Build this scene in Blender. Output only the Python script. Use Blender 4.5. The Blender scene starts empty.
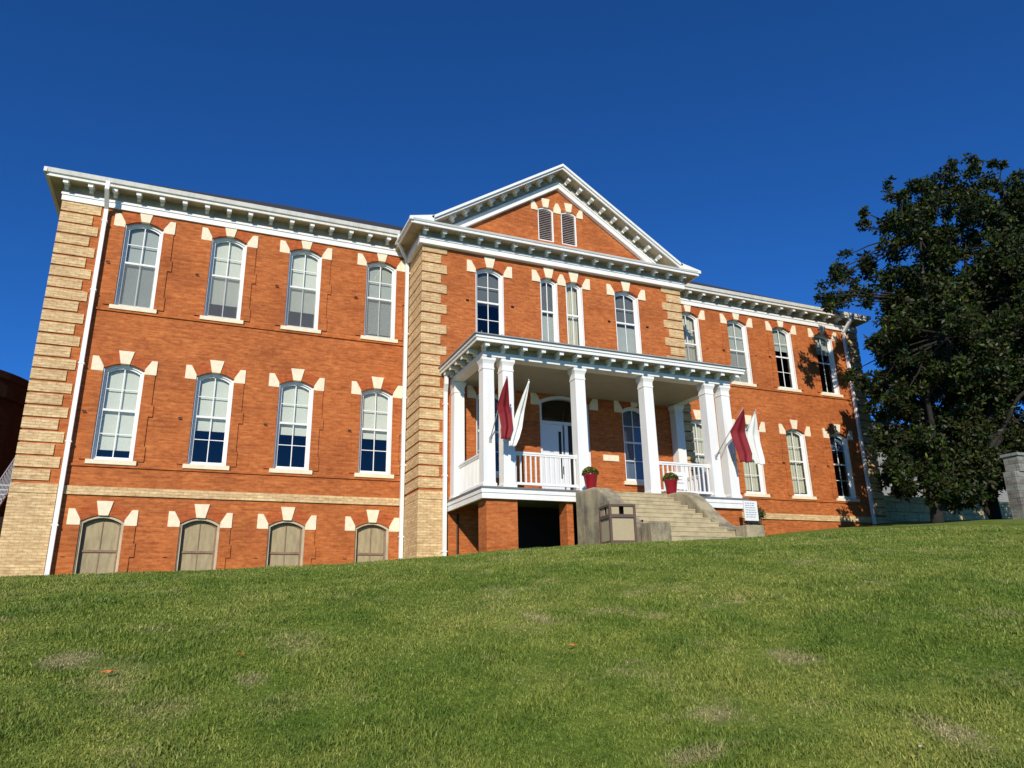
import bpy, math, random
import numpy as np
from mathutils import Vector, Matrix
from mathutils.geometry import tessellate_polygon
from mathutils import noise as mnoise
random.seed(7); rng = np.random.default_rng(7)
sc = bpy.context.scene
COL = sc.collection
R = math.radians

# ------------------------------------------------------------------ helpers
class MB:
    """collects vertices and faces in world space"""
    def __init__(s): s.v = []; s.f = []; s.m = []
    def add(s, vs, fs, m=0):
        b = len(s.v); s.v += [tuple(p) for p in vs]
        s.f += [tuple(b+i for i in f) for f in fs]; s.m += [m]*len(fs)
        return s
    def box(s, x0, x1, y0, y1, z0, z1, m=0):
        return s.add([(x0,y0,z0),(x1,y0,z0),(x1,y1,z0),(x0,y1,z0),(x0,y0,z1),(x1,y0,z1),(x1,y1,z1),(x0,y1,z1)],
              [(0,3,2,1),(4,5,6,7),(0,1,5,4),(1,2,6,5),(2,3,7,6),(3,0,4,7)], m)
    def prism(s, poly, y0, y1, m=0):
        """poly in (x,z), counter-clockwise seen from -y; extruded y0 (front) .. y1"""
        n = len(poly)
        vs = [(x,y0,z) for x,z in poly]+[(x,y1,z) for x,z in poly]
        fs = [tuple(range(n)), tuple(range(2*n-1,n-1,-1))]+[((i+1)%n, i, n+i, n+(i+1)%n) for i in range(n)]
        return s.add(vs, fs, m)
    def prismx(s, poly, x0, x1, m=0):
        """poly in (y,z) extruded along x"""
        n = len(poly)
        vs = [(x0,y,z) for y,z in poly]+[(x1,y,z) for y,z in poly]
        fs = [tuple(range(n-1,-1,-1)), tuple(range(n,2*n))]+[(i,(i+1)%n,n+(i+1)%n,n+i) for i in range(n)]
        return s.add(vs, fs, m)
    def tube(s, pts, r, n=8, m=0, cap=True):
        rs = r if hasattr(r,'__len__') else [r]*len(pts)
        pts = [Vector(p) for p in pts]; rings = []
        for i,p in enumerate(pts):
            d = (pts[min(i+1,len(pts)-1)]-pts[max(i-1,0)]).normalized()
            a = Vector((0,0,1)) if abs(d.z) < .9 else Vector((1,0,0))
            u = d.cross(a).normalized(); w = d.cross(u)
            rings.append([p+(u*math.cos(t)+w*math.sin(t))*rs[i] for t in [2*math.pi*k/n for k in range(n)]])
        vs = [q for rg in rings for q in rg]; fs = []
        for i in range(len(pts)-1):
            for k in range(n):
                fs.append((i*n+k,(i+1)*n+k,(i+1)*n+(k+1)%n,i*n+(k+1)%n))
        if cap: fs += [tuple(range(n)), tuple(range(len(vs)-1,len(vs)-n-1,-1))]
        return s.add(vs, fs, m)
    def lathe(s, prof, c, n=20, m=0):
        vs = []; fs = []
        for r,z in prof: vs += [(c[0]+r*math.cos(2*math.pi*k/n), c[1]+r*math.sin(2*math.pi*k/n), c[2]+z) for k in range(n)]
        for i in range(len(prof)-1):
            for k in range(n): fs.append((i*n+k,i*n+(k+1)%n,(i+1)*n+(k+1)%n,(i+1)*n+k))
        fs += [tuple(range(n-1,-1,-1)), tuple(range(len(vs)-n,len(vs)))]
        return s.add(vs, fs, m)
    def sq(s, cx, cy, prof, m=0):
        """stacked square sections (half width, z)"""
        vs = []; fs = []
        for h,z in prof: vs += [(cx-h,cy-h,z),(cx+h,cy-h,z),(cx+h,cy+h,z),(cx-h,cy+h,z)]
        for i in range(len(prof)-1):
            for k in range(4): fs.append((i*4+k,i*4+(k+1)%4,(i+1)*4+(k+1)%4,(i+1)*4+k))
        fs += [(3,2,1,0), tuple(range(len(vs)-4,len(vs)))]
        return s.add(vs, fs, m)

def obj(name, mb, mats, parent=None, origin=None, smooth=False, bevel=0):
    if origin is None: origin = tuple(parent['_o']) if parent is not None else (0,0,0)
    me = bpy.data.meshes.new(name)
    ox,oy,oz = origin
    me.from_pydata([(x-ox,y-oy,z-oz) for x,y,z in mb.v], [], mb.f)
    if not isinstance(mats,(list,tuple)): mats = [mats]
    for m in mats: me.materials.append(m)
    if len(mats) > 1: me.polygons.foreach_set('material_index', mb.m)
    if smooth: me.polygons.foreach_set('use_smooth', [True]*len(me.polygons))
    me.update()
    o = bpy.data.objects.new(name, me); COL.objects.link(o)
    o['_o'] = origin
    if parent is not None:
        o.parent = parent; p = parent['_o']; o.location = (ox-p[0],oy-p[1],oz-p[2])
    else: o.location = origin
    if bevel:
        b = o.modifiers.new('bevel','BEVEL'); b.width = bevel; b.segments = 2; b.limit_method = 'ANGLE'
    return o
def tag(o, label=None, cat=None, group=None, kind=None):
    if label: o['label'] = label
    if cat: o['category'] = cat
    if group: o['group'] = group
    if kind: o['kind'] = kind
    return o
def thing(name, loc, label, cat, group=None):
    o = bpy.data.objects.new(name, None); COL.objects.link(o); o.location = loc; o['_o'] = tuple(loc)
    o.empty_display_size = .3
    return tag(o, label, cat, group)

# ------------------------------------------------------------------ materials
def newmat(name):
    m = bpy.data.materials.new(name); m.use_nodes = True
    nt = m.node_tree; b = nt.nodes['Principled BSDF']
    return m, nt, b
def N(nt, typ, **kw):
    n = nt.nodes.new(typ)
    for k,v in kw.items():
        if k in n.inputs: n.inputs[k].default_value = v
        else: setattr(n, k, v)
    return n
def ramp(nt, fac, stops):
    r = nt.nodes.new('ShaderNodeValToRGB'); e = r.color_ramp.elements
    while len(e) < len(stops): e.new(.5)
    for i,(p,c) in enumerate(stops): e[i].position = p; e[i].color = (*c,1) if len(c)==3 else c
    nt.links.new(fac, r.inputs[0]); return r.outputs[0]
def mixc(nt, mode, fac, a, b):
    m = nt.nodes.new('ShaderNodeMix'); m.data_type = 'RGBA'; m.blend_type = mode; m.clamp_result = False
    if isinstance(fac,(int,float)): m.inputs[0].default_value = fac
    else: nt.links.new(fac, m.inputs[0])
    for i,s in ((6,a),(7,b)):
        if isinstance(s,tuple): m.inputs[i].default_value = (*s,1) if len(s)==3 else s
        else: nt.links.new(s, m.inputs[i])
    return m.outputs[2]
def math_(nt, op, a, b=None):
    m = nt.nodes.new('ShaderNodeMath'); m.operation = op
    for i,s in enumerate((a,b)):
        if s is None: continue
        if isinstance(s,(int,float)): m.inputs[i].default_value = s
        else: nt.links.new(s, m.inputs[i])
    return m.outputs[0]
def wpos(nt): return N(nt,'ShaderNodeNewGeometry').outputs['Position']
def noise(nt, vec, scale, detail=4, rough=.55):
    n = N(nt,'ShaderNodeTexNoise'); n.inputs['Scale'].default_value = scale
    n.inputs['Detail'].default_value = detail; n.inputs['Roughness'].default_value = rough
    nt.links.new(vec, n.inputs['Vector']); return n.outputs['Fac']
def scalev(nt, vec, s):
    m = N(nt,'ShaderNodeMapping'); m.inputs['Scale'].default_value = s
    nt.links.new(vec, m.inputs['Vector']); return m.outputs[0]
def bump(nt, b, h, strength=.3, dist=.01):
    n = N(nt,'ShaderNodeBump'); n.inputs['Strength'].default_value = strength; n.inputs['Distance'].default_value = dist
    nt.links.new(h, n.inputs['Height']); nt.links.new(n.outputs[0], b.inputs['Normal'])

def brickmat(name, c1, c2, mortar, bw=.215, bh=.075, stain=.55, msize=.011):
    m, nt, b = newmat(name)
    p = wpos(nt); s = N(nt,'ShaderNodeSeparateXYZ'); nt.links.new(p, s.inputs[0])
    u = math_(nt,'ADD', s.outputs[0], s.outputs[1])
    c = N(nt,'ShaderNodeCombineXYZ'); nt.links.new(u, c.inputs[0]); nt.links.new(s.outputs[2], c.inputs[1])
    t = N(nt,'ShaderNodeTexBrick'); nt.links.new(c.outputs[0], t.inputs['Vector'])
    t.inputs['Scale'].default_value = 1; t.inputs['Brick Width'].default_value = bw; t.inputs['Row Height'].default_value = bh
    t.inputs['Mortar Size'].default_value = msize/2; t.inputs['Mortar Smooth'].default_value = .3
    t.inputs['Color1'].default_value = (*c1,1); t.inputs['Color2'].default_value = (*c2,1); t.inputs['Mortar'].default_value = (*mortar,1)
    # course to course tone, brick-sized blotches and large weathering
    rows = noise(nt, scalev(nt, c.outputs[0], (.9,13.3,1)), 1.0, 3, .6)
    col = mixc(nt,'MULTIPLY', .8, t.outputs['Color'], ramp(nt, rows, [(.3,(.80,.74,.70)),(.5,(1,1,1)),(.7,(1.12,1.18,1.2))]))
    blot = noise(nt, scalev(nt, c.outputs[0], (4.6,13.3,1)), 1.0, 2, .7)
    col = mixc(nt,'MULTIPLY', .75, col, ramp(nt, blot, [(.30,(.70,.60,.55)),(.5,(1,1,1)),(.70,(1.25,1.38,1.5))]))
    big = noise(nt, scalev(nt, c.outputs[0], (.55,.9,1)), 1.0, 6, .65)
    col = mixc(nt,'MULTIPLY', stain, col, ramp(nt, big, [(.35,(.6,.55,.55)),(.55,(1,1,1)),(.75,(1.12,1.2,1.2))]))
    nt.links.new(col, b.inputs['Base Color']); b.inputs['Roughness'].default_value = .88
    b.inputs['Specular IOR Level'].default_value = .25
    inv = math_(nt,'SUBTRACT', 1.0, t.outputs['Fac']); bump(nt, b, inv, .5, .008)
    return m
def plain(name, c, rough=.6, var=.12, scale=6., metal=0, spec=.4, bmp=0, streak=False):
    m, nt, b = newmat(name); p = wpos(nt)
    v = scalev(nt, p, (1,1,.25)) if streak else p
    n = noise(nt, v, scale, 5, .65)
    col = mixc(nt,'MULTIPLY', 1.0, c, ramp(nt, n, [(.3,(1-var,)*3),(.55,(1,1,1)),(.75,(1+var*.5,)*3)]))
    nt.links.new(col, b.inputs['Base Color']); b.inputs['Roughness'].default_value = rough
    b.inputs['Metallic'].default_value = metal; b.inputs['Specular IOR Level'].default_value = spec
    if bmp: bump(nt, b, noise(nt, p, scale*6, 4), bmp, .01)
    return m
M = {}
M['brick'] = brickmat('red_brick', (.50,.145,.034), (.42,.11,.026), (.46,.17,.065))
M['arch'] = brickmat('arch_brick', (.48,.11,.026), (.40,.09,.022), (.36,.12,.05), bw=.075, bh=.22, stain=.2)
M['buff'] = brickmat('buff_brick', (.70,.485,.245), (.60,.41,.20), (.46,.31,.155), bw=.215, stain=.3, msize=.014)
M['cream'] = plain('cream_stone', (.84,.72,.50), .8, .14, 7, bmp=.3)
M['white'] = plain('white_paint', (.82,.81,.755), .45, .08, 3, streak=True)
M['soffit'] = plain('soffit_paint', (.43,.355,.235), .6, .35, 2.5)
M['gutter'] = plain('weathered_gutter', (.74,.72,.63), .5, .18, 5, streak=True)
M['slat'] = plain('louvre_paint', (.56,.46,.42), .7, .2, 5)
M['roof'] = plain('roof_shingle', (.035,.035,.037), .9, .3, 20)
M['roofmetal'] = plain('porch_roof_metal', (.30,.31,.30), .55, .25, 3)
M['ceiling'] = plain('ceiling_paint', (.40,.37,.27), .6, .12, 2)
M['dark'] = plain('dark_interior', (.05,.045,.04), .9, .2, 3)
M['blind'] = plain('window_blind', (.66,.67,.56), .8, .05, 2)
M['blindgrey'] = plain('grey_blind', (.40,.43,.39), .8, .08, 2)
M['curtain'] = plain('curtain', (.56,.54,.42), .8, .12, 3)
M['dimblind'] = plain('dim_blind', (.13,.14,.135), .8, .1, 2)
M['navy'] = plain('blue_curtain', (.10,.15,.24), .8, .12, 3)
M['plywood'] = plain('weathered_board', (.37,.295,.165), .8, .28, 9, streak=True)
M['boardrail'] = plain('brown_rail', (.26,.16,.10), .8, .3, 9)
M['boardframe'] = plain('weathered_frame', (.52,.43,.28), .8, .3, 9, streak=True)
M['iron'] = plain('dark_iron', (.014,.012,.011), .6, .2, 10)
M['doorwhite'] = plain('door_paint', (.72,.74,.74), .4, .05, 3)
M['deckedge'] = plain('grey_deck', (.16,.17,.16), .7, .2, 6)
M['galv'] = plain('galvanised_rail', (.42,.43,.44), .4, .1, 8, metal=.3)
M['potred'] = plain('glazed_pot', (.30,.006,.020), .25, .1, 4, spec=.6)
M['soil'] = plain('pot_soil', (.03,.02,.012), .95)
M['red'] = plain('red_flag_cloth', (.21,.008,.012), .7, .12, 5)
M['flagwhite'] = plain('white_flag_cloth', (.76,.75,.68), .7, .06, 5)
M['bin'] = plain('bin_aggregate', (.42,.345,.20), .8, .12, 40, bmp=.4)
M['binframe'] = plain('bin_frame', (.12,.075,.055), .6, .15, 10)
M['signink'] = plain('faded_ink', (.30,.36,.50), .7, .1, 8)
M['signinkred'] = plain('faded_red_ink', (.55,.30,.28), .7, .1, 8)
M['bark'] = plain('magnolia_bark', (.020,.017,.013), .9, .35, 9, bmp=.5)
M['darktower'] = brickmat('shaded_dark_brick', (.030,.017,.012), (.022,.012,.009), (.02,.013,.01))  # near-black colour carries the tower's shade; nothing in the scene casts it
M['tan'] = brickmat('tan_block', (.66,.50,.27), (.58,.44,.24), (.2,.16,.1), bw=.9, bh=.42, msize=.03)
M['greyblock'] = brickmat('grey_block', (.24,.23,.19), (.19,.185,.155), (.11,.11,.10), bw=.42, bh=.24, msize=.02, stain=.8)
M['siding'] = brickmat('white_siding', (.27,.265,.24), (.25,.245,.225), (.25,.24,.22), bw=30, bh=.22, msize=.03)

def concrete():
    m, nt, b = newmat('weathered_concrete'); p = wpos(nt)
    a = noise(nt, p, 1.3, 6, .65); f = noise(nt, p, 38, 3, .7)
    dr = noise(nt, scalev(nt, p, (1,1,.18)), 3.2, 5, .6)
    c = ramp(nt, a, [(.32,(.155,.145,.10)),(.48,(.36,.30,.185)),(.68,(.46,.385,.235))])
    c = mixc(nt,'MULTIPLY', .8, c, ramp(nt, dr, [(.36,(.5,.5,.5)),(.55,(1,1,1)),(.8,(1.1,1.1,1.1))]))
    c = mixc(nt,'MULTIPLY', .6, c, ramp(nt, f, [(.35,(.55,.55,.52)),(.6,(1.15,1.15,1.15))]))
    nt.links.new(c, b.inputs['Base Color']); b.inputs['Roughness'].default_value = .9; bump(nt, b, f, .4, .01)
    return m
M['concrete'] = concrete()
M['tread'] = plain('worn_treads', (.46,.38,.22), .85, .3, 4, bmp=.3)

def glassmat(name, rough=.02, tint=(.90,.92,.90)):
    m, nt, b = newmat(name); nt.nodes.remove(b)
    out = nt.nodes['Material Output']
    g = N(nt,'ShaderNodeBsdfGlossy'); g.inputs['Roughness'].default_value = rough; g.inputs['Color'].default_value = (.9,.9,.9,1)
    t = N(nt,'ShaderNodeBsdfTransparent'); t.inputs['Color'].default_value = (*tint,1)
    fr = N(nt,'ShaderNodeLayerWeight'); fr.inputs['Blend'].default_value = .5
    wob = noise(nt, wpos(nt), 1.6, 2); bn = N(nt,'ShaderNodeBump'); bn.inputs['Strength'].default_value = .25; bn.inputs['Distance'].default_value = .02
    nt.links.new(wob, bn.inputs['Height']); nt.links.new(bn.outputs[0], g.inputs['Normal']); nt.links.new(bn.outputs[0], fr.inputs['Normal']); k_ = math_(nt,'ADD', math_(nt,'MULTIPLY', math_(nt,'POWER', fr.outputs['Facing'], 4.0), .85), .07)
    mx = N(nt,'ShaderNodeMixShader'); nt.links.new(k_, mx.inputs[0]); nt.links.new(t.outputs[0], mx.inputs[1]); nt.links.new(g.outputs[0], mx.inputs[2])
    nt.links.new(mx.outputs[0], out.inputs[0]); return m
M['glass'] = glassmat('window_glass')
def screenmat():
    m, nt, b = newmat('insect_mesh'); out = nt.nodes['Material Output']
    b.inputs['Base Color'].default_value = (.24,.245,.23,1); b.inputs['Roughness'].default_value = .8
    t = N(nt,'ShaderNodeBsdfTransparent'); mx = N(nt,'ShaderNodeMixShader'); mx.inputs[0].default_value = .17
    nt.links.new(t.outputs[0], mx.inputs[1]); nt.links.new(b.outputs[0], mx.inputs[2]); nt.links.new(mx.outputs[0], out.inputs[0]); return m
M['screen'] = screenmat()

def lawn_color(nt):
    """patchy turf colour from world position; shared by soil sheet and blades"""
    p = scalev(nt, wpos(nt), (1,1,.3))
    a = noise(nt, p, .55, 5, .6); c2 = noise(nt, p, 2.1, 4, .6); f = noise(nt, p, 16, 3, .6)
    col = ramp(nt, a, [(.28,(.118,.192,.025)),(.44,(.166,.232,.035)),(.60,(.218,.270,.049)),(.76,(.30,.31,.08))])
    col = mixc(nt,'MULTIPLY', .85, col, ramp(nt, c2, [(.3,(.62,.74,.66)),(.5,(1,1,1)),(.72,(1.38,1.2,1.4))]))
    dry = ramp(nt, noise(nt, p, 1.15, 5, .7), [(.54,(0,0,0)),(.74,(1,1,1))])
    col = mixc(nt,'MIX', math_(nt,'MULTIPLY', dry, .6), col, (.44,.38,.18))
    # three worn patches
    for (x,y,rx,ry) in DRY:
        m = N(nt,'ShaderNodeMapping'); m.vector_type = 'TEXTURE'
        m.inputs['Location'].default_value = (x,y,0); m.inputs['Scale'].default_value = (rx,ry,50)
        nt.links.new(wpos(nt), m.inputs['Vector'])
        l = N(nt,'ShaderNodeVectorMath'); l.operation = 'LENGTH'; nt.links.new(m.outputs[0], l.inputs[0])
        d = math_(nt,'ADD', l.outputs['Value'], math_(nt,'MULTIPLY', math_(nt,'SUBTRACT', c2, .5), 2.2))
        d = math_(nt,'ADD', d, math_(nt,'MULTIPLY', math_(nt,'SUBTRACT', f, .5), 1.4))
        k = ramp(nt, d, [(.2,(1,1,1)),(1.5,(0,0,0))])
        col = mixc(nt,'MIX', math_(nt,'MULTIPLY', k, .55), col, (.46,.38,.21))
    return col, f
DRY = [(3.66,-18.49,.16,.14),(3.25,-18.90,.26,.09),(3.8,-15.95,.12,.32),(.15,-16.0,.22,.3),(4.9,-17.85,.2,.25),(4.68,-19.2,.2,.25),(1.3,-16.9,.14,.25)]
def lawnmat():
    m, nt, b = newmat('lawn_soil'); col, f = lawn_color(nt)
    col = mixc(nt,'MULTIPLY', 1.0, col, ramp(nt, f, [(.3,(.45,.44,.42)),(.7,(1.0,.98,.95))]))
    nt.links.new(col, b.inputs['Base Color']); b.inputs['Roughness'].default_value = .95; b.inputs['Specular IOR Level'].default_value = .1
    bump(nt, b, f, .6, .03); return m
def blademat():
    m, nt, b = newmat('grass_blades'); col, f = lawn_color(nt)
    at = N(nt,'ShaderNodeAttribute'); at.attribute_name = 'tone'
    col = mixc(nt,'MULTIPLY', 1.0, col, ramp(nt, at.outputs['Fac'], [(0,(.62,.72,.62)),(.5,(1.05,1.05,1.0)),(.84,(1.45,1.3,1.35)),(1,(2.1,1.75,2.4))]))
    nt.links.new(col, b.inputs['Base Color']); b.inputs['Roughness'].default_value = .6; b.inputs['Specular IOR Level'].default_value = .25
    tr = N(nt,'ShaderNodeBsdfTranslucent'); nt.links.new(col, tr.inputs['Color'])
    mx = N(nt,'ShaderNodeMixShader'); mx.inputs[0].default_value = .3
    nt.links.new(b.outputs[0], mx.inputs[1]); nt.links.new(tr.outputs[0], mx.inputs[2]); nt.links.new(mx.outputs[0], nt.nodes['Material Output'].inputs[0])
    return m
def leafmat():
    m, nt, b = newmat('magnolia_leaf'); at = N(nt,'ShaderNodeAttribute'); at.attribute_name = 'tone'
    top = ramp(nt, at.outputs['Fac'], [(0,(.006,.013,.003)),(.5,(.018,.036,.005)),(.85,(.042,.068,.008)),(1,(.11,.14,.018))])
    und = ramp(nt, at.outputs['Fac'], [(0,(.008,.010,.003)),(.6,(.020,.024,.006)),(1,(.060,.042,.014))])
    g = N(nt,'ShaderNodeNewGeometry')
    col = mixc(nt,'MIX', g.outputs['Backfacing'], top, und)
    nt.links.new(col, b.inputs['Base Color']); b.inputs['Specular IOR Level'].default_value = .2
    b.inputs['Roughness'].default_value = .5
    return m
def simpleleaf(name, stops, rough=.6):
    m, nt, b = newmat(name); at = N(nt,'ShaderNodeAttribute'); at.attribute_name = 'tone'
    nt.links.new(ramp(nt, at.outputs['Fac'], stops), b.inputs['Base Color']); b.inputs['Roughness'].default_value = rough; return m
M['lawn'] = lawnmat(); M['blade'] = blademat(); M['leaf'] = leafmat()

# ------------------------------------------------------------------ ground
HX = [(-60,-2.2),(-20,-.5),(-4,.06),(-1.7,.19),(-.41,.21),(1.0,.27),(2.58,.34),(4.33,.45),(5.27,.53),(6.28,.65),(7.24,.73),(9.44,.85),(12.06,.97),(13.83,1.11),(16.1,1.33),(19,1.52),(22,1.71),(30,2.1),(60,3.0),(200,4)]
hx = np.array([a for a,_ in HX]); hz = np.array([b for _,b in HX])
def H0(x):
    x = np.asarray(x,float); o = np.zeros_like(x)
    for d,w in ((-1.2,.2),(-.5,.2),(0,.2),(.5,.2),(1.2,.2)): o = o+w*np.interp(x+d, hx, hz)
    return o
YC = -9.0
def ground(x, y):
    x = np.asarray(x,float); y = np.asarray(y,float)
    h = H0(x); t = np.clip(YC-y, 0, None)
    front = h - .085*t - .0068*np.minimum(t,14)**2 - np.clip(t-14,0,None)*.19
    back = h + .015*np.clip(y-YC,0,9) + np.clip(x-14,0,14)*.02*np.clip(y-YC,0,9)/4
    z = np.where(y < YC, front, back)
    z = z + np.where(y < YC, .012*np.sin(x*2.1+1.3*np.sin(y*1.1))*np.cos(y*1.7+.6), 0)*np.clip(t/3,0,1)
    return z
def gnd(x,y): return float(ground(x,y))
xs = np.concatenate([np.linspace(-160,-14,20), np.linspace(-13.5,36,200), np.linspace(38,220,24)])
ys = np.concatenate([np.linspace(-90,-30,14), np.linspace(-29,3,150), np.linspace(4,260,26)])
X,Y = np.meshgrid(xs,ys); Z = ground(X,Y)
mb = MB(); nx = len(xs)
mb.v = list(zip(X.ravel().tolist(),Y.ravel().tolist(),Z.ravel().tolist()))
mb.f = [(j*nx+i,j*nx+i+1,(j+1)*nx+i+1,(j+1)*nx+i) for j in range(len(ys)-1) for i in range(nx-1)]
tag(obj('ground', mb, M['lawn'], smooth=True), kind='structure')

CAM = np.array([0.8731,-22.2141,-0.4114]); YAW,PITCH,ROLL,F = 0.409012,0.299154,-0.020375,728.905
# grass blades over the slope that the lawn's near side shows
def make_blades():
    P = []; 
    N0 = 1900000
    # polar sampling around the viewer's side of the slope; density falls with distance
    r = 2.6*np.exp(rng.random(N0)*math.log(19/2.6)); a = YAW+(rng.random(N0)-.5)*R(98)
    x = CAM[0]+r*np.sin(a); y = CAM[1]+r*np.cos(a)
    k = (y < -7.2)&(rng.random(N0) < np.clip(.30+.5*(r/8),0,.8)); x=x[k];y=y[k];r=r[k]
    n = len(x); z = ground(x,y)-.004
    clump = np.sin(x*9+3*np.sin(y*7))*np.sin(y*11+2*np.sin(x*5))*.5+.5
    tuft = np.clip(np.sin(x*3.1+2*np.sin(y*2.3))*np.sin(y*3.7+1.7*np.sin(x*2.9))+.25*np.sin(x*13)*np.sin(y*12),-.6,1)
    L = (.014+.024*rng.random(n)**1.6)*(.75+.5*clump)*(1+.55*tuft)*(1+.02*r); W = (.0013+.0011*rng.random(n))*(1+r*.17)
    th = rng.random(n)*2*math.pi; lean = .15+1.25*rng.random(n)
    dx = np.cos(th); dy = np.sin(th); ph = rng.random(n)*2*math.pi
    sx = np.cos(ph)*W; sy = np.sin(ph)*W
    hx_ = L*np.sin(lean); hz_ = L*np.cos(lean)
    V = np.empty((n,5,3))
    V[:,0] = np.stack([x-sx,y-sy,z],1); V[:,1] = np.stack([x+sx,y+sy,z],1)
    mx_ = x+dx*hx_*.35; my_ = y+dy*hx_*.35; mz_ = z+hz_*.62
    V[:,2] = np.stack([mx_+sx*.8,my_+sy*.8,mz_],1); V[:,3] = np.stack([mx_-sx*.8,my_-sy*.8,mz_],1)
    V[:,4] = np.stack([x+dx*hx_,y+dy*hx_,z+hz_],1)
    me = bpy.data.meshes.new('grass'); me.vertices.add(n*5); me.vertices.foreach_set('co', V.ravel())
    base = (np.arange(n)*5)[:,None]
    q = base+np.array([0,1,2,3]); t = base+np.array([3,2,4])
    loops = np.concatenate([q,t],1).ravel()
    me.loops.add(len(loops)); me.loops.foreach_set('vertex_index', loops.astype(np.int32))
    starts = (np.arange(n)*7)[:,None]+np.array([0,4])
    me.polygons.add(n*2); me.polygons.foreach_set('loop_start', starts.ravel().astype(np.int32))
    at = me.attributes.new('tone','FLOAT','POINT'); tone = np.repeat(rng.random(n)**1.1,5); at.data.foreach_set('value', tone)
    me.update(calc_edges=True); me.validate()
    me.materials.append(M['blade'])
    o = bpy.data.objects.new('grass', me); COL.objects.link(o)
    tag(o, 'short patchy green lawn grass covering the slope below the brick building', 'grass', kind='stuff')
make_blades()

# ------------------------------------------------------------------ the brick building
XE, XQ, XR, XF = -3.58, 6.77, 16.70, 27.5      # left end, pavilion, right end
P = -1.609                                       # pavilion front plane
BL = [-1.405,.987,3.306,5.795]; BR = [18.28,20.715,23.095,25.45]
PA, PD = 9.07, 14.37
building = thing('brick_building', (11.9,0,1), 'long three storey orange brick building with white cornice and central gabled bay above the lawn', 'building')
def outline(w, Hh, rise, n=9, x0=0, z0=0):
    p = [(x0-w,z0),(x0+w,z0)]
    for i in range(n):
        t = 1-2*i/(n-1)
        p.append((x0+w*t, z0+Hh-rise*t*t))
    return p
openings = {'L':[], 'R':[], 'P':[], 'G':[]}
def wall_sheet(name, outer, holes, y, depth=.32, mat=None, origin=(0,0,0), parent=building):
    """brick wall with arched openings and deep reveals"""
    mb = MB()
    loops = [[Vector((x,z,0)) for x,z in outer]]+[[Vector((x,z,0)) for x,z in h] for h in holes]
    flat = [v for l in loops for v in l]
    tris = tessellate_polygon(loops)
    vs = [(v.x,y,v.y) for v in flat]; fs = []
    for t in tris:
        a,b,c = [flat[i] for i in t]
        cr = (b.x-a.x)*(c.y-a.y)-(b.y-a.y)*(c.x-a.x)
        fs.append(tuple(t) if cr > 0 else (t[0],t[2],t[1]))
    mb.add(vs, fs)
    mb.add([(x,y+depth,z) for x,_,z in vs], [tuple(reversed(f)) for f in fs])
    for h in holes:
        n = len(h)
        mb.add([(x,y,z) for x,z in h]+[(x,y+depth,z) for x,z in h], [(i,(i+1)%n,n+(i+1)%n,n+i) for i in range(n)])
    n = len(outer)
    mb.add([(x,y,z) for x,z in outer]+[(x,y+depth,z) for x,z in outer], [((i+1)%n,i,n+i,n+(i+1)%n) for i in range(n)])
    return obj(name, mb, mat or M['brick'], parent)

def ring(mb, A, B, y0, y1, m=0):
    """frame between outer loop A and inner loop B, from y0 (front) to y1"""
    n = len(A)
    vs = [(x,y0,z) for x,z in A]+[(x,y0,z) for x,z in B]+[(x,y1,z) for x,z in B]+[(x,y1,z) for x,z in A]
    fs = []
    for i in range(n):
        j = (i+1)%n
        fs += [(i,j,n+j,n+i),(n+i,n+j,2*n+j,2*n+i),(2*n+i,2*n+j,3*n+j,3*n+i),(3*n+i,3*n+j,j,i)]
    mb.add(vs, fs, m)
def inset(w, Hh, rise, d, x0=0, z0=0): 
    return [(x, z) for x,z in outline(w-d, Hh-2*d, rise*(w-d)/w, 9, x0, z0+d)]

def arch_z(w,Hh,rise,x): return Hh-rise*(x/w)**2
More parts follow.
